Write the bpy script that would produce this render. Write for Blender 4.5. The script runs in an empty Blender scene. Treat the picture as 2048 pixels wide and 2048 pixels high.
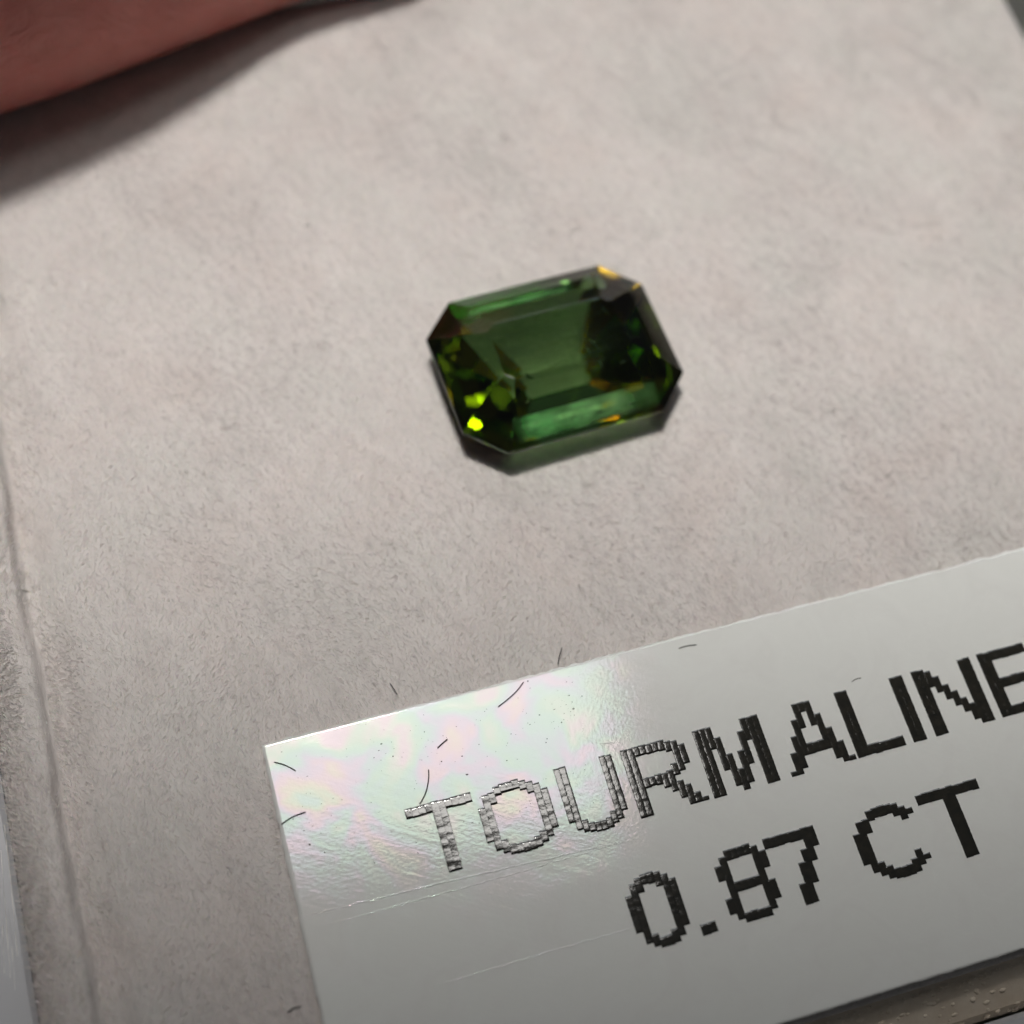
import bpy, bmesh, math, random
import numpy as np
from mathutils import Vector, Matrix, noise as mnoise

MM = 0.001
random.seed(7)
rng = np.random.default_rng(11)
scn = bpy.context.scene
col = scn.collection

# ------------------------------------------------------------------ camera
# World: x runs along the label's text, y across it, z up, z = 0 is the flocked pad.
F_PX, TILT, ROLL, YAW, DIST = 3000.0, 25.1147, 8.6017, 24.0627, 44.0
t_, r_, a_ = math.radians(TILT), math.radians(ROLL), math.radians(YAW)
upv = np.array([math.sin(r_), -math.cos(r_), 0.0]); zv = np.array([0, 0, 1.0])
nrm = -math.cos(t_) * zv + math.sin(t_) * upv
yax = math.cos(t_) * upv + math.sin(t_) * zv
xax = np.cross(yax, nrm)
B0 = np.array([xax, yax, nrm])
RZ = np.array([[math.cos(a_), math.sin(a_), 0], [-math.sin(a_), math.cos(a_), 0], [0, 0, 1]])
B = RZ @ B0
CAM = -(B @ (zv * DIST))                       # mm

def at(px, py, h=0.0):
    """point of the photograph (2048 px wide) on the level plane z = h, in mm"""
    d = B @ np.array([(px - 1024) / F_PX, (py - 1024) / F_PX, 1.0])
    return CAM + d * ((h - CAM[2]) / d[2])

cam_d = bpy.data.cameras.new('camera')
cam = bpy.data.objects.new('camera', cam_d); col.objects.link(cam)
m = Matrix.Identity(4)
for i in range(3):
    m[i][0] = B[i, 0]; m[i][1] = -B[i, 1]; m[i][2] = -B[i, 2]; m[i][3] = CAM[i] * MM
cam.matrix_world = m
cam_d.sensor_width = 36.0
cam_d.lens = 36.0 * F_PX / 2048.0
cam_d.clip_start = 0.002; cam_d.clip_end = 5.0
cam_d.dof.use_dof = True
fp = at(1000, 1520, 0.1)
cam_d.dof.focus_distance = float(np.dot(fp - CAM, B[:, 2])) * MM
cam_d.dof.aperture_fstop = 42.0
scn.camera = cam

# ------------------------------------------------------------------ world and lamps
w = bpy.data.worlds.new('World'); scn.world = w; w.use_nodes = True
bg = w.node_tree.nodes['Background']
bg.inputs[0].default_value = (0.92, 0.96, 1.0, 1); bg.inputs[1].default_value = 0.035

def area(name, loc, target, sx, sy, power, colour, spread=180.0, roll=0.0):
    d = bpy.data.lights.new(name, 'AREA'); d.shape = 'RECTANGLE'
    d.size, d.size_y = sx * MM, sy * MM
    d.energy = power; d.color = colour; d.spread = math.radians(spread)
    o = bpy.data.objects.new(name, d); col.objects.link(o)
    q = (Vector(target) - Vector(loc)).to_track_quat('-Z', 'Y').to_matrix().to_4x4()
    o.matrix_world = Matrix.Translation(Vector(loc) * MM) @ q @ Matrix.Rotation(math.radians(roll), 4, 'Z')
    return o

def mirror_pt(px, py, H):
    p = at(px, py, 0.18); k = (H - 0.18) / (CAM[2] - 0.18)
    return p[:2] + (p[:2] - CAM[:2]) * k

LH = 150.0                                                    # lamp height, from the sheen it leaves on the label
cr = mirror_pt(1245, 1640, LH); cb = mirror_pt(545, 1705, LH); ct = mirror_pt(1205, 1290, LH)
ex = cr - cb; ex /= np.linalg.norm(ex)
ey = np.array([-ex[1], ex[0]])
LW, LD = 52.0, 31.0
lc = cr - ex * LW / 2 + ey * LD / 2
print('LAMP corner', cr, cb, ct, 'centre', lc, 'angle', math.degrees(math.atan2(ex[1], ex[0])))
KEY_TARGET = (-3.0, 2.0, 0.0)
key = area('ceiling_lamp', (lc[0], lc[1], LH), KEY_TARGET, LW, LD, 0.020, (1.0, 0.97, 0.925))
kx = key.matrix_world.to_3x3() @ Vector((1, 0, 0))
rz = math.atan2(ex[1], ex[0]) - math.atan2(kx.y, kx.x)
key.matrix_world = key.matrix_world @ Matrix.Rotation(rz, 4, 'Z')
pool = area('added_pool_light', (6.0, 72.0, 150.0), (6.0, 14.0, 0.0), 90, 40, 0.0093, (1.0, 0.965, 0.92), 11.0, -10.0)  # added light without a real source, brightens the far side and fades nearer
win = area('window_light', (150.0, 520.0, 230.0), (0, 0, 0), 420, 260, 0.45, (0.93, 0.97, 1.0))

scn.view_settings.view_transform = 'Standard'
scn.view_settings.look = 'None'
scn.view_settings.exposure = 0.0
scn.view_settings.gamma = 1.0
scn.view_settings.use_curve_mapping = False
cy = scn.cycles
cy.max_bounces = 24; cy.transmission_bounces = 24; cy.glossy_bounces = 16; cy.diffuse_bounces = 5
cy.transparent_max_bounces = 16; cy.caustics_reflective = True; cy.caustics_refractive = True
cy.blur_glossy = 0.3; cy.sample_clamp_indirect = 12.0; cy.use_denoising = True

# ------------------------------------------------------------------ helpers
def tag(o, label=None, cat=None, group=None, kind=None):
    if label: o['label'] = label
    if cat: o['category'] = cat
    if group: o['group'] = group
    if kind: o['kind'] = kind
    return o

def empty(name, loc=(0, 0, 0)):
    o = bpy.data.objects.new(name, None); col.objects.link(o)
    o.location = Vector(loc) * MM; o.empty_display_size = 0.002
    return o

def link(name, me, mat, parent=None, smooth=False):
    o = bpy.data.objects.new(name, me); col.objects.link(o)
    if mat: me.materials.append(mat)
    if smooth: me.polygons.foreach_set('use_smooth', np.ones(len(me.polygons), bool))
    if parent:
        o.parent = parent
        o.matrix_parent_inverse = parent.matrix_world.inverted() if False else Matrix.Translation(-parent.location)
    return o

def mesh_np(name, verts, faces):
    """verts (n,3) in mm, faces (k,3|4)"""
    me = bpy.data.meshes.new(name)
    v = np.asarray(verts, np.float32) * MM; f = np.asarray(faces, np.int32)
    me.vertices.add(len(v)); me.vertices.foreach_set('co', v.ravel())
    k = f.shape[1]
    me.loops.add(f.size); me.loops.foreach_set('vertex_index', f.ravel())
    me.polygons.add(len(f)); me.polygons.foreach_set('loop_start', np.arange(0, f.size, k, dtype=np.int32))
    me.update(calc_edges=True); me.validate()
    return me

def mesh_py(name, verts, faces):
    me = bpy.data.meshes.new(name)
    me.from_pydata([tuple(c * MM for c in v) for v in verts], [], faces); me.update()
    return me

def fix_normals(me):
    bm = bmesh.new(); bm.from_mesh(me); bmesh.ops.recalc_face_normals(bm, faces=bm.faces); bm.to_mesh(me); bm.free()

class NT:
    def __init__(s, name):
        s.mat = bpy.data.materials.new(name); s.mat.use_nodes = True
        s.t = s.mat.node_tree; s.n = s.t.nodes; s.l = s.t.links
        s.p = s.n['Principled BSDF']; s.out = s.n['Material Output']
    def add(s, typ, **kw):
        n = s.n.new(typ)
        for k, v in kw.items():
            if k.startswith('i_'):
                key_ = k[2:].replace('_', ' ')
                n.inputs[key_].default_value = v
            else: setattr(n, k, v)
        return n
    def lk(s, a, b): s.l.new(a, b)
    def coord(s, scale=(1, 1, 1), rot=(0, 0, 0)):
        tc = s.add('ShaderNodeTexCoord'); mp = s.add('ShaderNodeMapping')
        mp.inputs['Rotation'].default_value = rot
        m2 = s.add('ShaderNodeMapping'); m2.inputs['Scale'].default_value = scale          # turn first, then stretch
        s.lk(tc.outputs['Object'], mp.inputs['Vector']); s.lk(mp.outputs['Vector'], m2.inputs['Vector']); return m2.outputs['Vector']
    def noise(s, vec, scale, detail=4, rough=0.6, dist=0.0):
        n = s.add('ShaderNodeTexNoise'); n.inputs['Scale'].default_value = scale
        n.inputs['Detail'].default_value = detail; n.inputs['Roughness'].default_value = rough
        n.inputs['Distortion'].default_value = dist
        s.lk(vec, n.inputs['Vector']); return n
    def ramp(s, fac, stops):
        n = s.add('ShaderNodeValToRGB'); e = n.color_ramp.elements
        while len(e) > 1: e.remove(e[-1])
        e[0].position, e[0].color = stops[0][0], (*stops[0][1], 1)
        for p, c in stops[1:]:
            x = e.new(p); x.color = (*c, 1)
        s.lk(fac, n.inputs['Fac']); return n.outputs['Color']
    def mix(s, fac, a, b, typ='MIX'):
        n = s.add('ShaderNodeMix', data_type='RGBA', blend_type=typ)
        for sock, v in ((n.inputs[0], fac), (n.inputs[6], a), (n.inputs[7], b)):
            if hasattr(v, 'is_output'): s.lk(v, sock)
            elif isinstance(v, (int, float)): sock.default_value = v
            else: sock.default_value = (*v, 1)
        return n.outputs[2]
    def bump(s, h, strength, dist, prev=None):
        n = s.add('ShaderNodeBump'); n.inputs['Strength'].default_value = strength
        n.inputs['Distance'].default_value = dist
        s.lk(h, n.inputs['Height'])
        if prev is not None: s.lk(prev, n.inputs['Normal'])
        return n.outputs['Normal']

# ------------------------------------------------------------------ materials
def mat_flock():
    s = NT('flock')
    v = s.coord(); vs = s.coord((1.0, 0.45, 1.0), (0, 0, math.radians(-14)))
    n1 = s.noise(vs, 900, 5, 0.65, 0.6); n2 = s.noise(v, 260, 4, 0.6); n3 = s.noise(vs, 5200, 4, 0.7, 0.8)
    c = s.ramp(n1.outputs['Fac'], [(0.30, (0.655, 0.612, 0.59)), (0.52, (0.71, 0.665, 0.643)), (0.75, (0.745, 0.703, 0.68))])
    tint = s.ramp(n2.outputs['Fac'], [(0.36, (0.975, 1.0, 0.99)), (0.52, (1, 1, 1)), (0.66, (1.0, 0.975, 0.965))])
    c = s.mix(1.0, c, tint, 'MULTIPLY')
    fine = s.ramp(n3.outputs['Fac'], [(0.30, (0.80, 0.80, 0.80)), (0.5, (1, 1, 1)), (0.8, (1.06, 1.06, 1.06))])
    c = s.mix(0.8, c, fine, 'MULTIPLY')
    s.lk(c, s.p.inputs['Base Color'])
    s.p.inputs['Roughness'].default_value = 0.95; s.p.inputs['Specular IOR Level'].default_value = 0.15
    s.p.inputs['Sheen Weight'].default_value = 0.12; s.p.inputs['Sheen Roughness'].default_value = 0.4
    b = s.bump(n1.outputs['Fac'], 0.28, 0.00010)
    b = s.bump(n3.outputs['Fac'], 0.8, 0.00005, b)
    s.lk(b, s.p.inputs['Normal'])
    return s.mat

def mat_fibre():
    s = NT('flock_fibre')
    a = s.add('ShaderNodeAttribute', attribute_name='shade')
    s.lk(a.outputs['Color'], s.p.inputs['Base Color'])
    s.p.inputs['Roughness'].default_value = 0.6; s.p.inputs['Specular IOR Level'].default_value = 0.3
    return s.mat

def mat_foam():
    s = NT('foam'); v = s.coord()
    n = s.noise(v, 1500, 3)
    c = s.ramp(n.outputs['Fac'], [(0.3, (0.70, 0.60, 0.48)), (0.7, (0.80, 0.71, 0.59))])
    s.lk(c, s.p.inputs['Base Color']); s.p.inputs['Roughness'].default_value = 0.75
    s.lk(s.bump(s.noise(v, 6000, 2).outputs['Fac'], 0.2, 0.00004), s.p.inputs['Normal'])
    return s.mat

def mat_label():
    s = NT('label_film'); v = s.coord(); vs = s.coord((0.35, 1.6, 1), (0, 0, math.radians(38)))
    s.p.inputs['Base Color'].default_value = (0.90, 0.91, 0.88, 1)
    s.p.inputs['IOR'].default_value = 1.6; s.p.inputs['Specular IOR Level'].default_value = 1.0
    n = s.noise(v, 520, 3, 0.55, 0.5); n2 = s.noise(vs, 1500, 3, 0.6, 0.5)
    mr = s.add('ShaderNodeMapRange'); mr.inputs['From Min'].default_value = 0.28; mr.inputs['From Max'].default_value = 0.72
    mr.inputs['To Min'].default_value = 270.0; mr.inputs['To Max'].default_value = 520.0
    s.lk(n.outputs['Fac'], mr.inputs['Value']); s.lk(mr.outputs['Result'], s.p.inputs['Thin Film Thickness'])
    s.p.inputs['Thin Film IOR'].default_value = 1.87
    rr = s.ramp(n2.outputs['Fac'], [(0.3, (0.05,) * 3), (0.7, (0.10,) * 3)])
    s.lk(rr, s.p.inputs['Roughness'])
    n3 = s.noise(v, 10000, 2, 0.6); n4 = s.noise(vs, 2600, 3, 0.65, 1.0)
    n5 = s.noise(s.coord((0.06, 1.3, 1), (0, 0, math.radians(31))), 3200, 3, 0.6, 0.3)
    b = s.bump(n4.outputs['Fac'], 0.015, 0.00003); b = s.bump(n5.outputs['Fac'], 0.12, 0.00002, b); b = s.bump(n3.outputs['Fac'], 0.25, 0.000008, b)
    s.lk(b, s.p.inputs['Normal'])
    return s.mat

def mat_ink():
    s = NT('black_ink'); v = s.coord()
    n = s.noise(v, 5000, 3)
    c = s.ramp(n.outputs['Fac'], [(0.3, (0.010, 0.010, 0.007)), (0.75, (0.030, 0.026, 0.018))])
    s.lk(c, s.p.inputs['Base Color']); s.p.inputs['Roughness'].default_value = 0.10; s.p.inputs['IOR'].default_value = 1.72
    s.p.inputs['Specular IOR Level'].default_value = 1.0
    s.lk(s.bump(s.noise(v, 14000, 2).outputs['Fac'], 0.4, 0.000004), s.p.inputs['Normal'])
    return s.mat

def mat_gem(name, tint, rough=0.015):
    s = NT(name); s.n.remove(s.p)
    g = s.add('ShaderNodeBsdfGlass'); g.inputs['Color'].default_value = (*tint, 1)
    g.inputs['Roughness'].default_value = rough; g.inputs['IOR'].default_value = 1.635
    va = s.add('ShaderNodeVolumeAbsorption'); va.inputs['Color'].default_value = (0.34, 0.78, 0.03, 1)
    va.inputs['Density'].default_value = 265.0
    s.lk(g.outputs[0], s.out.inputs['Surface']); s.lk(va.outputs[0], s.out.inputs['Volume'])
    return s.mat

def mat_simple(name, c, rough=0.5, spec=0.5, bump=None, var=None):
    s = NT(name); v = s.coord()
    if var:
        n = s.noise(v, var[0], 4)
        c2 = s.ramp(n.outputs['Fac'], [(0.3, tuple(x * var[1] for x in c)), (0.7, c)])
        s.lk(c2, s.p.inputs['Base Color'])
    else: s.p.inputs['Base Color'].default_value = (*c, 1)
    s.p.inputs['Roughness'].default_value = rough; s.p.inputs['Specular IOR Level'].default_value = spec
    if bump: s.lk(s.bump(s.noise(v, bump[0], 4).outputs['Fac'], bump[1], bump[2]), s.p.inputs['Normal'])
    return s.mat

def mat_plastic():
    s = NT('clear_plastic'); v = s.coord((1, 0.03, 1)); v2 = s.coord()
    s.p.inputs['Base Color'].default_value = (0.93, 0.94, 0.98, 1)
    s.p.inputs['Transmission Weight'].default_value = 0.35
    s.p.inputs['IOR'].default_value = 1.49; s.p.inputs['Roughness'].default_value = 0.22
    n = s.noise(v, 6000, 2, 0.5)
    r = s.ramp(n.outputs['Fac'], [(0.0, (0, 0, 0)), (0.60, (0, 0, 0)), (0.66, (1, 1, 1))])
    b = s.bump(r, 0.5, 0.00004); b = s.bump(s.noise(v2, 3000, 3).outputs['Fac'], 0.15, 0.00003, b)
    s.lk(b, s.p.inputs['Normal'])
    return s.mat

def mat_skin():
    s = NT('skin'); v = s.coord(); vs = s.coord((1.0, 0.5, 1.0), (0, 0, math.radians(35)))
    n = s.noise(v, 180, 5, 0.6); n2 = s.noise(vs, 1400, 4, 0.65, 1.2)
    c = s.ramp(n.outputs['Fac'], [(0.3, (0.52, 0.16, 0.14)), (0.55, (0.66, 0.245, 0.215)), (0.75, (0.74, 0.33, 0.28))])
    s.lk(c, s.p.inputs['Base Color'])
    s.p.inputs['Roughness'].default_value = 0.55; s.p.inputs['Specular IOR Level'].default_value = 0.3
    s.p.inputs['Subsurface Weight'].default_value = 0.35
    s.p.inputs['Subsurface Radius'].default_value = (1.0, 0.25, 0.2); s.p.inputs['Subsurface Scale'].default_value = 0.0018
    b = s.bump(n2.outputs['Fac'], 0.8, 0.00028)
    vo = s.add('ShaderNodeTexVoronoi', feature='DISTANCE_TO_EDGE'); vo.inputs['Scale'].default_value = 1500
    s.lk(vs, vo.inputs['Vector'])
    b = s.bump(vo.outputs['Distance'], 0.3, 0.0001, b)
    s.lk(b, s.p.inputs['Normal'])
    return s.mat

M_flock, M_fibre, M_foam, M_label, M_ink = mat_flock(), mat_fibre(), mat_foam(), mat_label(), mat_ink()
M_gem, M_gem_end = mat_gem('green_tourmaline', (1, 1, 1)), mat_gem('olive_tourmaline', (0.52, 0.42, 0.04))
M_gem_corner = mat_gem('olive_corner_tourmaline', (0.64, 0.31, 0.02))
def mat_silk_glow():
    s = NT('silk_glow'); v = s.coord((0.30, 1.0, 1.0))
    n = s.noise(v, 2600, 4, 0.65, 0.6); n2 = s.noise(v, 900, 3, 0.6)
    c = s.ramp(n2.outputs['Fac'], [(0.3, (0.20, 0.85, 0.24)), (0.7, (0.55, 1.0, 0.45))])  # bright emerald stands for light glowing inside the stone
    s.lk(c, s.p.inputs['Base Color']); s.p.inputs['Roughness'].default_value = 0.7
    a = s.add('ShaderNodeAttribute', attribute_name='veil')
    m_ = s.add('ShaderNodeMath', operation='MULTIPLY'); r = s.ramp(n.outputs['Fac'], [(0.30, (0.35,) * 3), (0.55, (1,) * 3)])
    s.lk(a.outputs['Fac'], m_.inputs[0]); s.lk(r, m_.inputs[1]); s.lk(m_.outputs[0], s.p.inputs['Alpha'])
    return s.mat
M_silk_glow = mat_silk_glow()
M_plastic, M_skin = mat_plastic(), mat_skin()
M_table = mat_simple('table_top', (0.060, 0.072, 0.052), 0.5, 0.3, (900, 0.3, 0.0003), (60, 0.8))
M_base = mat_simple('dark_base', (0.115, 0.125, 0.10), 0.55, 0.3)
M_lint = mat_simple('dark_lint', (0.035, 0.03, 0.028), 0.6)
M_pale = mat_simple('pale_lint', (0.85, 0.82, 0.75), 0.5)
M_dust = mat_simple('dust', (0.06, 0.055, 0.045), 0.8)
M_incl = mat_simple('inclusion', (0.45, 0.55, 0.30), 0.35, 0.6)
M_dark_incl = mat_simple('dark_inclusion', (0.03, 0.035, 0.012), 0.5)
M_tube = mat_simple('growth_tube', (0.35, 0.55, 0.25), 0.5)
M_tube.node_tree.nodes['Principled BSDF'].inputs['Alpha'].default_value = 0.35
M_nail = mat_simple('fingernail', (0.45, 0.22, 0.18), 0.3, 0.5)

# ------------------------------------------------------------------ setting: table top
me = mesh_py('table_top', [(-1500, -1500, -9), (1500, -1500, -9), (1500, 1500, -9), (-1500, 1500, -9)], [(0, 1, 2, 3)])
tag(link('table_top', me, M_table), 'dark green grey table top under the display case', None, None, 'structure')
bpy.data.objects['table_top']['category'] = 'table top'

# ------------------------------------------------------------------ rounded rectangles
def rrect_sd(u, v, u0, u1, v0, v1, r):
    """distance inside a rounded rectangle (positive inside) and outward normal"""
    cu, cv = (u0 + u1) / 2, (v0 + v1) / 2; hu, hv = (u1 - u0) / 2 - r, (v1 - v0) / 2 - r
    du, dv = np.abs(u - cu) - hu, np.abs(v - cv) - hv
    mu, mv = np.maximum(du, 0), np.maximum(dv, 0)
    L = np.hypot(mu, mv)
    sd = L + np.minimum(np.maximum(du, dv), 0) - r
    su, sv = np.sign(u - cu), np.sign(v - cv)
    safe = np.where(L > 1e-9, L, 1)
    nu = np.where(L > 1e-9, mu / safe, (du > dv).astype(float)) * su
    nv = np.where(L > 1e-9, mv / safe, (dv >= du).astype(float)) * sv
    return -sd, nu, nv

def rrect_loop(u0, u1, v0, v1, r, n=10, off=0.0):
    u0 -= off; u1 += off; v0 -= off; v1 += off; r = max(r + off, 0.05)
    pts = []
    for cx, cy_, a0 in ((u1 - r, v1 - r, 0), (u0 + r, v1 - r, 90), (u0 + r, v0 + r, 180), (u1 - r, v0 + r, 270)):
        for i in range(n + 1):
            a = math.radians(a0 + 90 * i / n); pts.append((cx + r * math.cos(a), cy_ + r * math.sin(a)))
    return pts

def loft(name, loops, mat, parent=None, close_first=True, close_last=True, smooth=False, ring=False):
    """loops: lists of (x, y, z) of equal length"""
    vs = [p for L in loops for p in L]; n = len(loops[0]); fs = []
    K = len(loops)
    for k in range(K if ring else K - 1):
        a, b = k * n, ((k + 1) % K) * n
        fs += [(a + i, a + (i + 1) % n, b + (i + 1) % n, b + i) for i in range(n)]
    if not ring:
        if close_first: fs.append(tuple(range(n))[::-1])
        if close_last: fs.append(tuple(range((K - 1) * n, K * n)))
    me = mesh_py(name, vs, fs); fix_normals(me)
    return link(name, me, mat, parent, smooth)

PAD = (-15.42, 23.3, -15.75, 20.9, 3.2)

# ------------------------------------------------------------------ display case
case = empty('display_case', (0, 0, -8.9))
tag(case, 'pale plastic gem display case rim around the white flocked pad', 'display case')
RIM = (-15.55, 26.5, -17.06, 26.0, 3.6)
def lp(rect, z, off=0.0): return [(x, y, z) for x, y in rrect_loop(*rect, off=off)]
loft('rim', [lp(RIM, -6.8), lp(RIM, -1.15, 0.0), lp(RIM, -1.0, 0.12), lp(RIM, -1.0, 1.35), lp(RIM, -1.2, 1.5), lp(RIM, -8.9, 1.6), lp(RIM, -8.9, 0.0)], M_plastic, case, ring=True)
loft('base', [lp(RIM, -8.85, -0.05), lp(RIM, -7.2, -0.05)], M_base, case)

M_scr = mat_simple('scratch', (0.9, 0.9, 0.88), 0.3, 0.6)
for pts in ([(2, 1700), (12, 1840), (22, 1972)], [(14, 1690), (24, 1790), (36, 1930)], [(8, 1650), (16, 1720)], [(30, 1980), (22, 1880)], [(5, 1850), (9, 1960)]):
    vs, fs = [], []
    P_ = [at(x, y, -0.985) for x, y in pts]
    P_ = [P_[i] + (P_[i + 1] - P_[i]) * t / 8 for i in range(len(P_) - 1) for t in range(8)]
    for p in P_:
        ww = 0.042 * random.uniform(0.3, 1.1); xo = random.uniform(-.008, .008)
        vs += [(p[0] - ww / 2 + xo, p[1], -1.002), (p[0] + xo, p[1], -0.985), (p[0] + ww / 2 + xo, p[1], -1.002)]
    for i in range(len(P_) - 1):
        for k in range(2): fs.append((i * 3 + k, i * 3 + k + 1, i * 3 + k + 4, i * 3 + k + 3))
    me = mesh_py('scratch', vs, fs); fix_normals(me); link('scratch', me, M_scr, case)

# ------------------------------------------------------------------ flocked pad
pad = empty('flocked_pad', (0, 0, -7.1))
tag(pad, 'off white flocked foam pad with raised left border under the green gem', 'pad')

def lf(u, v):
    return (0.012 * np.sin(0.42 * u + 0.9 * np.sin(0.21 * v)) + 0.010 * np.sin(0.55 * v + 1.3 + 0.7 * np.sin(0.3 * u))
            + 0.008 * np.sin(1.7 * u + 0.6 * v) * np.sin(1.1 * v - 0.5 * u + 1.0))
def sstep(x, a, b):
    q = np.clip((x - a) / (b - a), 0, 1); return q * q * (3 - 2 * q)
gx, gy = 0.58 * math.cos(a_) + 5.03 * math.sin(a_), -0.58 * math.sin(a_) + 5.03 * math.cos(a_)
GEM_Z = 0.74                                                  # the stone sits in a dimple of the soft pad
def pad_z(u, v):
    d, nu, nv = rrect_sd(u, v, *PAD)
    z = lf(u, v) * sstep(v, -5.5, -3.0) * sstep(d, 0, 2)
    wob = 0.10 * np.sin(0.8 * v) + 0.06 * np.sin(2.3 * v + 1)
    uu = u + wob * 0.5
    z = z - 0.45 * sstep(-uu, 12.6, 13.95)
    z = z + sstep(-uu, 13.92, 14.07) * (0.62 + 0.12 * sstep(-uu, 14.0, 14.6))
    z = z - 1.5 * np.exp(-(np.abs((u - gx) / 2.75) ** 3 + np.abs((v - gy) / 1.95) ** 3) ** 1.2)
    R = np.where(v < -14.5, 0.35, 1.25)
    q = np.clip(1 - d / R, 0, 1)
    return z - R * 0.8 * (1 - np.sqrt(np.maximum(0, 1 - q * q)))

def rough(u, v, seed=0):
    """many-frequency jitter, cheap"""
    r = np.random.default_rng(seed); s = np.zeros_like(u)
    for k in range(19):
        fr = 2.5 * 1.13 ** k; th = r.uniform(0, math.pi); ph = r.uniform(0, 6.28)
        s += np.sin(fr * (u * math.cos(th) + 0.55 * v * math.sin(th)) + ph) / (1 + 0.10 * k)
    return s / 5.0

st = 0.085
us = np.arange(PAD[0] - 0.5, PAD[1] + 0.5, st); vs_ = np.arange(PAD[2] - 0.5, PAD[3] + 0.5, st)
U, V = np.meshgrid(us, vs_)
d, nu, nv = rrect_sd(U, V, *PAD)
inside = np.maximum(-d, 0)
X = U - nu * inside; Y = V - nv * inside
Z = pad_z(X, Y) + 0.012 * rough(X, Y, 3) - inside
keep = d > -0.5
nx = len(us)
idx = np.arange(U.size).reshape(U.shape)
q = np.stack([idx[:-1, :-1], idx[:-1, 1:], idx[1:, 1:], idx[1:, :-1]], -1).reshape(-1, 4)
kf = keep.ravel()[q].all(1); q = q[kf]
used = np.zeros(U.size, bool); used[q.ravel()] = True
remap = np.cumsum(used) - 1
P = np.stack([X, Y, Z], -1).reshape(-1, 3)[used]
top = link('flocked_cover', mesh_np('flocked_cover', P, remap[q]), M_flock, pad, True)

loft('foam_core', [lp(PAD[:4] + (3.2,), -7.1, 0.75), lp(PAD[:4] + (3.2,), -4.5, 0.62), lp(PAD[:4] + (3.2,), -0.5, -0.02), lp(PAD[:4] + (3.2,), -0.45, -0.3)], M_foam, pad, smooth=False) if False else None
FP = (-15.40, 23.25, -15.72, 20.85, 3.2)
def foam_loop(z, near, off):
    L = rrect_loop(*FP, off=off); return [(x, y - (near * float(sstep(np.array(-y), 12.5, 15.0))), z) for x, y in L]
loft('foam_core', [foam_loop(-7.1, 1.3, 0), foam_loop(-2.2, 1.25, 0), foam_loop(-1.7, 1.1, -0.01), foam_loop(-0.75, 0.05, -0.02), foam_loop(-0.7, 0.0, -0.3), foam_loop(-3.2, 0.0, -1.5)], M_foam, pad)

# open foam cells on the sloping near side
def blobs(name, centres, radii, squash, mat, parent, jitter=0.25, seed=1):
    r = random.Random(seed)
    bm0 = bmesh.new(); bmesh.ops.create_icosphere(bm0, subdivisions=2, radius=1.0)
    bv = np.array([v.co[:] for v in bm0.verts]); bf = np.array([[v.index for v in f.verts] for f in bm0.faces]); bm0.free()
    n = len(centres)
    sc = np.stack([np.asarray(radii) * (1 + jitter * rng.uniform(-1, 1, n)) for _ in range(3)], -1) * np.asarray(squash)
    v = (bv[None] * sc[:, None] + np.asarray(centres)[:, None]).reshape(-1, 3)
    f = (bf[None] + (np.arange(n) * len(bv))[:, None, None]).reshape(-1, 3)
    return link(name, mesh_np(name, v, f), mat, parent, True)
n = 1000
cu = rng.uniform(-13, 21, n); tt = rng.uniform(0, 1, n) ** 2.2
cz = -0.80 - 1.3 * tt
cv = -15.78 - np.interp(-cz, [0.75, 1.7, 2.2], [0.05, 1.1, 1.25]) + 0.06; cz = cz - 0.06
tag(blobs('foam_cells', np.stack([cu, cv, cz], -1), rng.uniform(0.05, 0.12, n), (1, 0.75, 0.6), M_foam, pad), kind='stuff')

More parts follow.
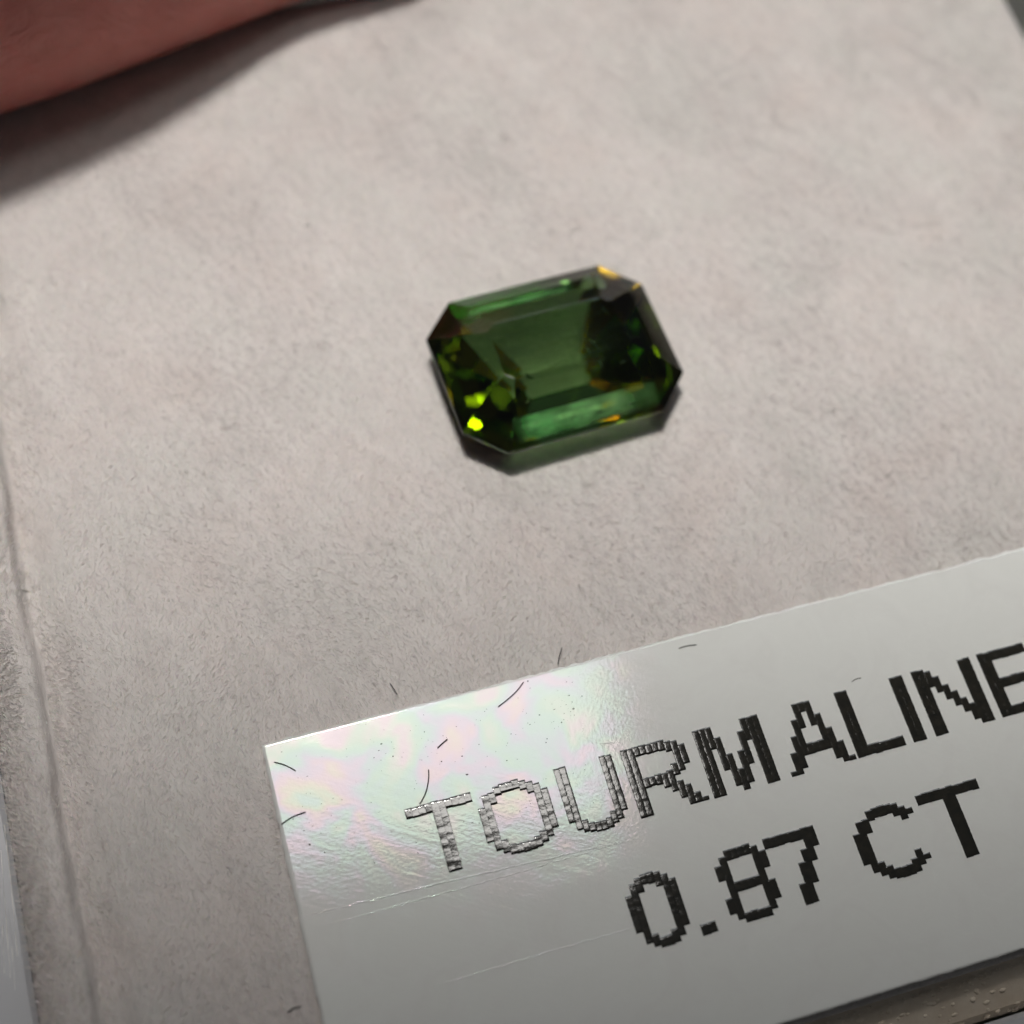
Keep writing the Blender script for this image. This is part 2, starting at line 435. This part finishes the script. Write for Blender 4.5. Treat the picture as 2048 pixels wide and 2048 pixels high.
# short flock fibres lying over the cover
def fibres(name, n, lo, hi, wid, lift, seed, region, dark=1.0, zoff=0.0):
    r = np.random.default_rng(seed)
    u = r.uniform(region[0], region[1], n); v = r.uniform(region[2], region[3], n)
    dd, a, b = rrect_sd(u, v, *PAD)
    ok = (dd > 0.05); u, v = u[ok], v[ok]; n = len(u)
    ang = math.pi / 2 + 0.35 + 0.55 * np.sin(0.7 * u + 1.1 * np.sin(0.5 * v)) + 0.45 * np.sin(0.9 * v + 2 + np.sin(0.8 * u)) + r.normal(0, 0.55, n)
    L = r.uniform(lo, hi, n); W = wid * r.uniform(0.6, 1.3, n)
    du, dv = np.cos(ang), np.sin(ang); pu, pv = -dv, du
    el = np.clip(r.normal(lift, 0.07, n), -0.05, 0.9)
    z0 = pad_z(u, v) + 0.012 * rough(u, v, 3) + zoff
    um, vm = u + du * L * .5 + pu * L * 0.12 * r.normal(0, 1, n), v + dv * L * .5
    u1, v1 = u + du * L, v + dv * L
    zm = z0 + L * el * 0.55; z1 = z0 + L * el
    pts = np.stack([np.stack([u - pu * W / 2, v - pv * W / 2, z0 - 0.003], -1), np.stack([u + pu * W / 2, v + pv * W / 2, z0 + 0.008], -1),
                    np.stack([um + pu * W / 2, vm + pv * W / 2, zm + 0.012], -1), np.stack([um - pu * W / 2, vm - pv * W / 2, zm], -1),
                    np.stack([u1, v1, z1], -1)], 1).reshape(-1, 3)
    k = np.arange(n)[:, None] * 5
    f = np.concatenate([k + np.array([[0, 1, 2]]), k + np.array([[0, 2, 3]]), k + np.array([[3, 2, 4]])])
    me = mesh_np(name, pts, f)
    at_ = me.color_attributes.new('shade', 'FLOAT_COLOR', 'POINT')
    s = r.normal(0.0, 1, n); base = np.array([0.715, 0.67, 0.645]) * dark
    c = np.clip(base[None] * (1 + 0.085 * s[:, None]) * (1 + 0.03 * r.normal(0, 1, (n, 3))), 0.05, 0.92)
    c4 = np.repeat(np.concatenate([c, np.ones((n, 1))], 1), 5, axis=0).astype(np.float32)
    at_.data.foreach_set('color', c4.ravel())
    return tag(link(name, me, M_fibre, pad), kind='stuff')
fibres('flock_fibre_nap', 300000, 0.06, 0.19, 0.015, 0.02, 5, (-15.4, 22.8, -15.7, 20.1))
fibres('edge_fringe_nap', 700, 0.15, 0.32, 0.016, 0.08, 9, (-15.42, -15.15, -15.3, 8), 0.85)
fibres('border_fibre_nap', 9000, 0.10, 0.28, 0.014, 0.12, 6, (-15.38, -13.5, -15.5, 12))

# ------------------------------------------------------------------ label
LZ = 0.20
lab = empty('paper_label', (-8.5, -15.5, 0.1))
tag(lab, 'white glossy label printed TOURMALINE 0.87 CT with rainbow sheen', 'label')
LU0, LU1, LV0, LV1 = -8.52, 15.5, -15.62, -5.02
def label_z(u, v):
    z = LZ + 0.006 * np.sin(0.35 * u + 0.4) + 0.0025 * np.sin(0.8 * v + 0.3 * u)
    z = z + 0.0035 * np.exp(-((u + 1.6) / 1.6) ** 2 - ((v + 10.7 - 0.12 * u) / 0.45) ** 2)
    return z
gu = np.linspace(LU0, LU1, 300); gv = np.linspace(LV0, LV1, 140)
GU, GV = np.meshgrid(gu, gv)
ej = lambda n_, a: np.convolve(rng.normal(0, 1, n_ + 4), np.ones(3) / 3, 'same')[2:-2] * a
GV2, GU2 = GV.copy(), GU.copy()
GV2[-1] += ej(300, 0.022); GV2[0] += ej(300, 0.01); GU2[:, 0] += ej(140, 0.015) - 0.06 * np.sin(np.linspace(0, 3.14, 140))
GZ = label_z(GU, GV)
N = GU.size; TH = 0.09
vt = np.stack([GU2, GV2, GZ], -1).reshape(-1, 3); vb = vt - np.array([0, 0, TH])
ii = np.arange(N).reshape(GU.shape)
qt = np.stack([ii[:-1, :-1], ii[:-1, 1:], ii[1:, 1:], ii[1:, :-1]], -1).reshape(-1, 4)
qb = qt[:, ::-1] + N
bl = np.concatenate([ii[0, :], ii[1:, -1], ii[-1, -2::-1], ii[-2:0:-1, 0]])
qs = np.stack([bl, np.roll(bl, -1), np.roll(bl, -1) + N, bl + N], -1)[:, ::-1]
sheet = link('label_sheet', mesh_np('label_sheet', np.concatenate([vt, vb]), np.concatenate([qt, qb, qs])), M_label, lab, True)

# printed characters: every glyph is a row of raised print columns, (top, bottom) as fractions of the height
b2 = [(0, 1)]
G = {
 'T': [[(0, .15)]] * 4 + [b2] * 2 + [[(0, .15)]] * 4,
 'O': [[(.26, .76)], [(.10, .90)], [(.09, .27), (.76, .96)], [(.02, .16), (.85, 1)], [(0, .14), (.87, 1.01)], [(0, .14), (.87, 1.01)], [(0, .14), (.87, 1.01)], [(.03, .17), (.84, .99)], [(.07, .24), (.78, .95)], [(.12, .90)], [(.22, .80)]],
 'U': [[(0, .80)], [(0, .92)], [(.80, .97)], [(.85, 1)], [(.87, 1.01)], [(.87, 1.01)], [(.85, 1)], [(.78, .96)], [(0, .92)], [(0, .82)]],
 'R': [b2, b2] + [[(0, .15), (.46, .61)]] * 3 + [[(0, .15), (.46, .68)], [(0, .16), (.44, .76)], [(.03, .20), (.36, .55), (.62, .88)], [(.06, .50), (.70, 1.0)], [(.13, .42), (.84, 1.0)], [(.93, 1.0)]],
 'M': [b2, b2, [(0, .33)], [(.17, .67)], [(.44, .92)], [(.68, 1.0)], [(.44, .92)], [(.17, .67)], [(0, .33)], b2, b2],
 'A': [[(.93, 1)], [(.68, 1)], [(.45, .93)], [(.22, .76)], [(0, .38), (.60, .76)], [(0, .15), (.60, .76)], [(0, .38), (.60, .76)], [(.22, .76)], [(.45, .93)], [(.68, 1)], [(.93, 1)]],
 'L': [b2, b2] + [[(.85, 1)]] * 6,
 'I': [b2, b2],
 'N': [b2, b2, [(.04, .30)], [(.15, .40)], [(.30, .53)], [(.42, .66)], [(.56, .78)], [(.66, .92)], b2, b2],
 'E': [b2, b2] + [[(0, .15), (.42, .57), (.85, 1)]] * 6,
 '0': [[(.24, .74)], [(.10, .90)], [(.04, .24), (.80, .97)], [(0, .15), (.86, 1)], [(0, .16), (.86, 1)], [(.03, .22), (.80, .98)], [(.08, .92)], [(.16, .80)]],
 '.': [[(.85, 1)], [(.85, 1)]],
 '8': [[(.18, .40), (.63, .85)], [(.08, .94)], [(0, .15), (.44, .58), (.86, 1)], [(0, .15), (.44, .58), (.86, 1)], [(0, .15), (.44, .58), (.86, 1)], [(0, .15), (.44, .58), (.86, 1)], [(.04, .92)], [(.14, .38), (.54, .80)]],
 '7': [[(0, .15)]] * 3 + [[(0, .15), (.70, 1)], [(0, .15), (.44, 1)], [(0, .15), (.28, .74)], [(0, .46)], [(0, .28)]],
 'C': [[(.28, .72)], [(.13, .86)], [(.12, .32), (.72, .92)], [(.02, .17), (.80, .98)], [(0, .15), (.86, 1.01)], [(0, .15), (.86, 1.01)], [(0, .15), (.86, 1.01)], [(.02, .20), (.80, 1)], [(.08, .28), (.70, .92)], [(.13, .22), (.78, .87)]],
}
def glyph(name, ch, u0, u1, vtop, vbot):
    cols = G[ch]; pitch = (u1 - u0) / len(cols); H = vtop - vbot
    vs, fs = [], []
    prof = [(-0.58, -0.05), (-0.555, 0.91), (-0.50, 0.95), (-0.25, 0.99), (0.0, 1.0), (0.25, 0.99), (0.50, 0.95), (0.555, 0.91), (0.58, -0.05)]
    for c, spans in enumerate(cols):
        uc = u0 + (c + 0.5) * pitch
        for (a, b) in spans:
            va, vb_ = vtop - a * H + random.uniform(-.012, .012), vtop - b * H + random.uniform(-.012, .012)
            ns = max(3, int(abs(va - vb_) / 0.055)); base = len(vs); np_ = len(prof)
            ts = [0, 0.004 / abs(va - vb_)] + [i / ns for i in range(1, ns)] + [1 - 0.004 / abs(va - vb_), 1]; ns = len(ts) - 1
            for i, t in enumerate(ts):
                v = va + (vb_ - va) * t
                end = 1.0 if 0 < i < ns else 0.05
                wj = 1 + random.uniform(-0.03, 0.05); hj = (0.018 + random.uniform(-0.0016, 0.0016)) * end
                sw = 1.0 if 0 < i < ns else 0.97
                for (x, h) in prof:
                    u = uc + x * pitch * wj * sw
                    zz = float(label_z(np.array(u), np.array(v)))
                    vs.append((u, v, zz + h * hj + (0.0 if h > 0 else -0.004)))
            for i in range(ns):
                for j in range(np_ - 1):
                    p = base + i * np_ + j; fs.append((p, p + 1, p + np_ + 1, p + np_))
            fs.append(tuple(base + j for j in range(np_))[::-1]); fs.append(tuple(base + ns * np_ + j for j in range(np_)))
    me = mesh_py(name, vs, fs); fix_normals(me)
    return link(name, me, M_ink, lab, True)
R1T, R1B, R2T, R2B = -7.735, -9.67, -11.05, -13.01
for ch, u0, u1 in (('T', -5.26, -3.46), ('O', -3.36, -1.42), ('U', -1.11, 0.52), ('R', 0.80, 2.74), ('M', 2.90, 4.80), ('A', 5.16, 7.06), ('L', 7.14, 8.56), ('I', 8.82, 9.20), ('N', 9.50, 11.30), ('E', 11.55, 13.0)):
    glyph('printed_letter', ch, u0, u1, R1T, R1B)
for ch, u0, u1 in (('0', -0.27, 1.15), ('.', 1.40, 1.80), ('8', 2.26, 3.72), ('7', 3.75, 5.20), ('C', 6.18, 8.02), ('T', 8.24, 10.06)):
    glyph('printed_dot' if ch == '.' else ('printed_digit' if ch in '087' else 'printed_letter'), ch, u0, u1, R2T, R2B)

# creases pressed into the label
def crease(pts, w_, h_):
    vs, fs = [], []
    P_ = []
    for (a, b) in zip(pts[:-1], pts[1:]):
        for i in range(24):
            t = i / 24; P_.append((a[0] + (b[0] - a[0]) * t, a[1] + (b[1] - a[1]) * t))
    for i, (u, v) in enumerate(P_):
        e = math.sin(math.pi * (i + 0.5) / len(P_)) ** 0.4; ww = w_ * e * random.uniform(.7, 1.2); v += random.uniform(-.012, .012)
        z = float(label_z(np.array(u), np.array(v)))
        for k, hh in ((-1, -0.002), (-0.4, h_ * e), (0.4, h_ * e), (1, -0.002)): vs.append((u, v + k * ww, z + hh))
    for i in range(len(P_) - 1):
        for k in range(3): fs.append((i * 4 + k, i * 4 + k + 1, i * 4 + k + 5, i * 4 + k + 4))
    me = mesh_py('crease', vs, fs); fix_normals(me); link('crease', me, M_label, lab, True)
def L2(px, py): p = at(px, py, LZ); return (p[0], p[1])
crease([L2(610, 1832), L2(900, 1762), L2(1260, 1680)], 0.030, 0.012)
crease([L2(640, 1852), L2(930, 1775), L2(1290, 1672)], 0.020, 0.009)
crease([L2(860, 1975), L2(1110, 1900), L2(1330, 1838)], 0.020, 0.008)
crease([L2(1195, 1488), L2(1245, 1484)], 0.014, 0.008)

# dark specks of dust stuck to the label
n = 230
du_ = np.concatenate([rng.uniform(-8.3, 0.5, 170), rng.normal(-0.6, 0.5, 35), rng.normal(-4.6, 0.6, 25)])
dv_ = np.concatenate([rng.uniform(-9.0, -5.1, 170), rng.normal(-6.2, 0.35, 35), rng.normal(-6.2, 0.4, 25)])
ok = (dv_ < -5.15) & (du_ > -8.4); du_, dv_ = du_[ok], dv_[ok]
tag(blobs('dust_specks', np.stack([du_, dv_, label_z(du_, dv_) + 0.004], -1), rng.choice([0.006, 0.009, 0.014], len(du_), p=[.6, .3, .1]), (1.6, 0.9, 0.5), M_dust, lab, 0.6), kind='stuff')

# ------------------------------------------------------------------ gemstone
gem = empty('gemstone', (gx, gy, GEM_Z))
tag(gem, 'green emerald cut gemstone resting on the white flocked pad', 'gemstone')
def octa(L, W, c, z):
    x, y = L / 2, W / 2
    return [(-x + c, y, z), (x - c, y, z), (x, y - c, z), (x, -y + c, z), (x - c, -y, z), (-x + c, -y, z), (-x, -y + c, z), (-x, y - c, z)]
GL, GW = 7.10, 5.55
rings = [octa(3.93, 1.98, 0.22, 1.04), octa(GL - 1.29, GW - 1.29, 0.85, 0.47), octa(GL, GW, 1.08, 0.03), octa(GL, GW, 1.08, -0.10),
         octa(GL - 0.8, GW - 0.8, 0.88, -0.60), octa(GL - 2.0, GW - 2.0, 0.66, -1.17), octa(GL - 3.5, GW - 3.5, 0.40, -1.62), octa(GL - 5.0, 0.40, 0.10, -1.93)]
gv_ = [p for R in rings for p in R]
gf, end = [], []
for k in range(len(rings) - 1):
    for i in range(8):
        gf.append((k * 8 + i, k * 8 + (i + 1) % 8, (k + 1) * 8 + (i + 1) % 8, (k + 1) * 8 + i))
        end.append(1 if k >= 3 and i in (2, 6) else (2 if k >= 3 and i % 2 else 0))
gf.append(tuple(range(8))[::-1]); end.append(False); gf.append(tuple(range(len(gv_) - 8, len(gv_)))); end.append(False)
me = mesh_py('gem_body', gv_, gf)
bm = bmesh.new(); bm.from_mesh(me); bm.faces.ensure_lookup_table()
for fce, e_ in zip(bm.faces, end): fce.material_index = int(e_)
bmesh.ops.recalc_face_normals(bm, faces=bm.faces)
crown_edges = [e for e in bm.edges if min(v.co.z for v in e.verts) > -0.0002]
bmesh.ops.bevel(bm, geom=crown_edges, offset=0.018 * MM, offset_type='OFFSET', segments=1, profile=0.5, affect='EDGES', clamp_overlap=True)
bm.to_mesh(me); bm.free()
body = bpy.data.objects.new('gem_body', me); col.objects.link(body); me.materials.append(M_gem); me.materials.append(M_gem_end); me.materials.append(M_gem_corner)
body.parent = gem
gem.rotation_euler = (-0.035, 0.027, math.radians(27.39 - YAW))
# silky veils added under the long crown facets; emerald colour stands in for glow
def veil(x0, x1, ya, za, yb, zb, peak):
    nx, ny = 60, 12; vs, fs, al = [], [], []
    for j in range(ny + 1):
        for i in range(nx + 1):
            tx, ty = i / nx, j / ny
            x = x0 + (x1 - x0) * tx
            vs.append((x, ya + (yb - ya) * ty, za + (zb - za) * ty + 0.03 * math.sin(7 * x) * math.sin(3 * ty)))
            e = min(1, tx * 7) * (1 - tx) ** peak * 1.6 * min(1, 4 * ty * (1.15 - ty)) * (0.8 + 0.2 * math.sin(5 * x + 2))
            al.append(max(0.0, min(1.0, e)))
    for j in range(ny):
        for i in range(nx): p = j * (nx + 1) + i; fs.append((p, p + 1, p + nx + 2, p + nx + 1))
    me = mesh_py('silk_glow_veil', vs, fs)
    at_ = me.attributes.new('veil', 'FLOAT', 'POINT'); at_.data.foreach_set('value', np.array(al, np.float32))
    me.polygons.foreach_set('use_smooth', np.ones(len(me.polygons), bool))
    o = bpy.data.objects.new('silk_glow_veil', me); col.objects.link(o); me.materials.append(M_silk_glow); o.parent = gem
veil(-2.15, 2.45, -2.58, -0.06, -1.90, 0.36, 0.6)
veil(-2.25, 1.10, 2.02, 0.36, 1.72, 0.44, 0.35)
# hair-fine growth tubes running the length of the stone
vs, fs = [], []
for k in range(90):
    x0 = random.uniform(-2.0, 1.4); L_ = random.uniform(0.25, 1.3); y = random.gauss(0.1, 0.75); z = random.uniform(0.15, 0.75)
    if abs(y) > 1.5: continue
    w_ = random.uniform(0.004, 0.009); n0 = len(vs)
    for i in range(5):
        t = i / 4; yy = y + 0.012 * math.sin(9 * t + k); ww = w_ * math.sin(math.pi * (0.12 + 0.76 * t))
        vs += [(x0 + L_ * t, yy - ww, z), (x0 + L_ * t, yy + ww, z), (x0 + L_ * t, yy, z + ww)]
    for i in range(4):
        for q_ in range(3): a = n0 + i * 3 + q_; b = n0 + i * 3 + (q_ + 1) % 3; fs.append((a, b, b + 3, a + 3))
me = mesh_py('growth_tubes', vs, fs); fix_normals(me)
o = bpy.data.objects.new('growth_tubes', me); col.objects.link(o); me.materials.append(M_tube); o.parent = gem; o['kind'] = 'stuff'
# thin needles and flecks inside the stone
for (a, b, wd) in (((0.95, -0.15, 0.5), (1.15, -0.55, 0.35), 0.022), ((0.75, -0.45, 0.55), (0.82, -0.62, 0.5), 0.02), ((1.0, -0.75, 0.4), (1.06, -0.98, 0.3), 0.03),
                   ((-1.35, -0.86, 0.72), (-1.12, -0.93, 0.66), 0.05), ((1.6, -1.0, 0.3), (1.85, -0.95, 0.25), 0.016), ((-1.5, -1.35, 0.05), (-1.35, -1.25, 0.1), 0.03),
                   ((0.3, -0.48, 0.72), (0.75, -0.46, 0.70), 0.010), ((1.75, 0.9, 0.4), (1.9, 0.5, 0.35), 0.014)):
    A_, B_ = Vector(a), Vector(b); ax = (B_ - A_).normalized(); s1 = ax.orthogonal().normalized(); s2 = ax.cross(s1)
    vs, fs = [], []
    for t, rr in ((0, .2), (.25, .9), (.5, 1), (.78, .6), (1, .1)):
        c = A_.lerp(B_, t) + s1 * random.uniform(-.012, .012)
        for k in range(5):
            an = k * 2 * math.pi / 5; vs.append(tuple(c + (s1 * math.cos(an) + s2 * math.sin(an) * .4) * wd * rr * random.uniform(.7, 1.2)))
    for i in range(4):
        for k in range(5): fs.append((i * 5 + k, i * 5 + (k + 1) % 5, i * 5 + 5 + (k + 1) % 5, i * 5 + 5 + k))
    fs += [(4, 3, 2, 1, 0), (20, 21, 22, 23, 24)]
    me = mesh_py('inclusion', vs, fs); fix_normals(me)
    o = bpy.data.objects.new('inclusion', me); col.objects.link(o); me.materials.append(M_dark_incl if wd > 0.04 else M_incl); o.parent = gem

# ------------------------------------------------------------------ finger
# outline and shadow of the finger on the pad give its height at each station
ST = [(0, 244, 395, 6.6), (166, 182, 323, 6.3), (331, 112, 236, 5.8), (497, 50, 124, 5.0), (600, 8, 46, 4.3)]
Gs = [at(x, y) for x, y, _, _ in ST]; Ss = [at(x, y) for x, _, y, _ in ST]
fdir = Gs[0] - Gs[-1]; fdir[2] = 0; fdir /= np.linalg.norm(fdir)                # from tip to hand
near = np.cross(np.array([0, 0, 1.0]), fdir); near /= np.linalg.norm(near)
if np.dot(near, CAM - Gs[2]) < 0: near = -near
cen = []
for (x, _, _, R_), G_, S_, push in zip(ST, Gs, Ss, (0, 0.05, 0.2, 0.65, 1.1)):
    r_ = G_ - CAM; th = math.atan2(-np.dot(r_, near), -r_[2])
    foot = S_ - near * 1.5
    g_ = max(np.dot(foot - G_, near), 0.1)
    zc = (R_ * (1 - math.cos(th)) + g_ * math.cos(th)) / math.sin(th)
    c_ = foot - near * (R_ - push); al = np.dot(G_ - c_, fdir); c_ = c_ + fdir * al; c_[2] = zc
    cen.append((c_, R_))
cen = cen[::-1]                                                                  # tip first
side = -near; fup = np.array([0, 0, 1.0])
tipc = cen[0][0]; rows_ = []
step = (cen[1][0] - cen[0][0]); step /= np.linalg.norm(step)
for s_, k_ in ((-4.6, 0.03), (-4.4, 0.36), (-3.8, 0.64), (-2.7, 0.86), (-1.3, 0.97)):
    rows_.append((tipc + step * s_, cen[0][1] * k_))
rows_ = [(c_ - step * 3.2, R_) for c_, R_ in rows_] + [(tipc - step * 2.6, cen[0][1] * 1.0)]
rows_ += cen
last, dl = cen[-1][0], (cen[-1][0] - cen[-2][0]) / np.linalg.norm(cen[-1][0] - cen[-2][0])
for s_, R_ in ((4, 6.8), (9, 7.1), (15, 7.0), (21, 7.3), (25, 7.6), (29, 7.5), (38, 7.3), (50, 7.8), (64, 8.4), (80, 8.8)):
    rows_.append((last + (dl + np.array([0, 0, 0.12])) * s_, R_))
fing = empty('finger', tuple(tipc))
tag(fing, 'blurred reddish brown fingertip pressing on the corner of the case', 'finger')
loops = []
for c, R_ in rows_:
    L = []
    for k in range(48):
        an = 2 * math.pi * k / 48
        p = c + side * math.cos(an) * R_ + fup * math.sin(an) * R_
        floor_ = 0.06 if (PAD[0] < p[0] < PAD[1] and PAD[2] < p[1] < PAD[3]) else -0.97
        if p[2] < floor_ + 0.6: p[2] = floor_ + 0.6 * math.exp((p[2] - floor_ - 0.6) / 0.6)   # soft pad of the finger spreads
        L.append(tuple(p))
    loops.append(L)
fo = loft('finger_skin', loops, M_skin, fing, smooth=True)
sub = fo.modifiers.new('smooth', 'SUBSURF'); sub.levels = sub.render_levels = 2
# nail on the back of the finger, turned away from the pad
vs, fs = [], []
for i in range(9):
    q_ = 1.6 + 3.9 * i / 8; k0 = int(q_); f_ = q_ - k0
    c = rows_[k0][0] * (1 - f_) + rows_[k0 + 1][0] * f_; R_ = rows_[k0][1] * (1 - f_) + rows_[k0 + 1][1] * f_
    for k in range(11):
        an = math.radians(75 - 80 * k / 10)
        vs.append(tuple(c + side * math.cos(an) * (R_ + 0.12) + fup * math.sin(an) * (R_ + 0.12)))
nv0 = len(vs); vs += [tuple(np.array(v) - fup * 0.4 - side * 0.4) for v in vs]
for i in range(8):
    for k in range(10):
        p = i * 11 + k; fs += [(p, p + 1, p + 12, p + 11), (nv0 + p + 11, nv0 + p + 12, nv0 + p + 1, nv0 + p)]
bd = list(range(11)) + [i * 11 + 10 for i in range(1, 9)] + [8 * 11 + k for k in range(9, -1, -1)] + [i * 11 for i in range(7, 0, -1)]
for a, b in zip(bd, bd[1:] + bd[:1]): fs.append((a, b, nv0 + b, nv0 + a))
me = mesh_py('nail', vs, fs); fix_normals(me); link('nail', me, M_nail, fing, True)

# ------------------------------------------------------------------ loose lint fibres
def lint(pts, rad, mat, label, on='label'):
    base = []
    for (px, py) in pts:
        p = at(px, py, LZ if on == 'label' else 0.0)
        z = float(label_z(np.array(p[0]), np.array(p[1]))) if on == 'label' else float(pad_z(np.array(p[0]), np.array(p[1]))) + 0.06
        base.append(Vector((p[0], p[1], z + rad)))
    # smooth the polyline
    P_ = []
    for i in range(len(base) - 1):
        p0, p1_, p2, p3 = base[max(i - 1, 0)], base[i], base[i + 1], base[min(i + 2, len(base) - 1)]
        for k in range(6):
            t = k / 6
            P_.append(0.5 * ((2 * p1_) + (p2 - p0) * t + (2 * p0 - 5 * p1_ + 4 * p2 - p3) * t * t + (3 * p1_ - p0 - 3 * p2 + p3) * t ** 3))
    P_.append(base[-1])
    vs, fs = [], []
    for i, p in enumerate(P_):
        d_ = (P_[min(i + 1, len(P_) - 1)] - P_[max(i - 1, 0)]).normalized(); s1 = d_.cross(Vector((0, 0, 1))).normalized(); s2 = s1.cross(d_)
        r = rad * (0.45 if i in (0, len(P_) - 1) else 1)
        for k in range(5):
            an = 2 * math.pi * k / 5; vs.append(tuple(p - P_[0] + (s1 * math.cos(an) + s2 * math.sin(an)) * r))
    for i in range(len(P_) - 1):
        for k in range(5): fs.append((i * 5 + k, i * 5 + (k + 1) % 5, i * 5 + 5 + (k + 1) % 5, i * 5 + 5 + k))
    fs += [(4, 3, 2, 1, 0), tuple(len(vs) - 5 + k for k in range(5))]
    me = mesh_py('lint_fibre', vs, fs); fix_normals(me)
    o = link('lint_fibre', me, mat); o.location = P_[0] * MM
    tag(o, label, 'lint', 'loose lint fibres')
def c2(x, y): return (500 + x / 2.415, 1280 + y / 2.415)
lint([c2(1322, 203), c2(1290, 245), c2(1250, 283), c2(1197, 325)], 0.016, M_lint, 'long curved dark lint fibre along the top edge of the label')
lint([c2(954, 479), c2(930, 500), c2(905, 523)], 0.019, M_lint, 'short straight dark lint fibre inside the rainbow sheen')
lint([c2(863, 625), c2(862, 680), c2(848, 740), c2(820, 795)], 0.018, M_lint, 'thin dark lint fibre touching the bar of the letter T of TOURMALINE')
lint([c2(115, 590), c2(170, 605), c2(222, 633)], 0.017, M_lint, 'dark lint fibre near the upper left corner of the label')
lint([c2(150, 892), c2(205, 855), c2(270, 831)], 0.018, M_lint, 'dark lint fibre at the left edge of the label below the corner')
lint([c2(675, 210), c2(695, 240), c2(712, 268)], 0.012, M_lint, 'faint lint fibre on the pad just above the rainbow sheen', 'pad')
lint([c2(1506, 40), c2(1494, 80), c2(1487, 122)], 0.014, M_lint, 'dark upright lint fibre on the pad ending at the label edge', 'pad')
lint([(1703, 1364), (1712, 1358), (1722, 1356)], 0.010, M_lint, 'fine dark lint fibre on the label above the letters LI')
lint([(1357, 1297), (1375, 1292), (1393, 1290)], 0.014, M_lint, 'grey lint fibre lying along the label top edge above the letter R')
lint([(1768, 955), (1777, 951), (1786, 943)], 0.010, M_lint, 'short dark lint fibre on the pad between gem and label', 'pad')
lint([(575, 2026), (588, 2017), (602, 2014)], 0.016, M_lint, 'curled dark lint fibre on the pad beside the label lower left edge', 'pad')
lint([(143, 1900), (143, 1912), (136, 1930)], 0.014, M_pale, 'pale lint fibre on the raised left border of the pad', 'pad')
lint([(610, 455), (618, 453), (622, 454)], 0.016, M_lint, 'tiny dark lint speck on the pad below the finger shadow', 'pad')
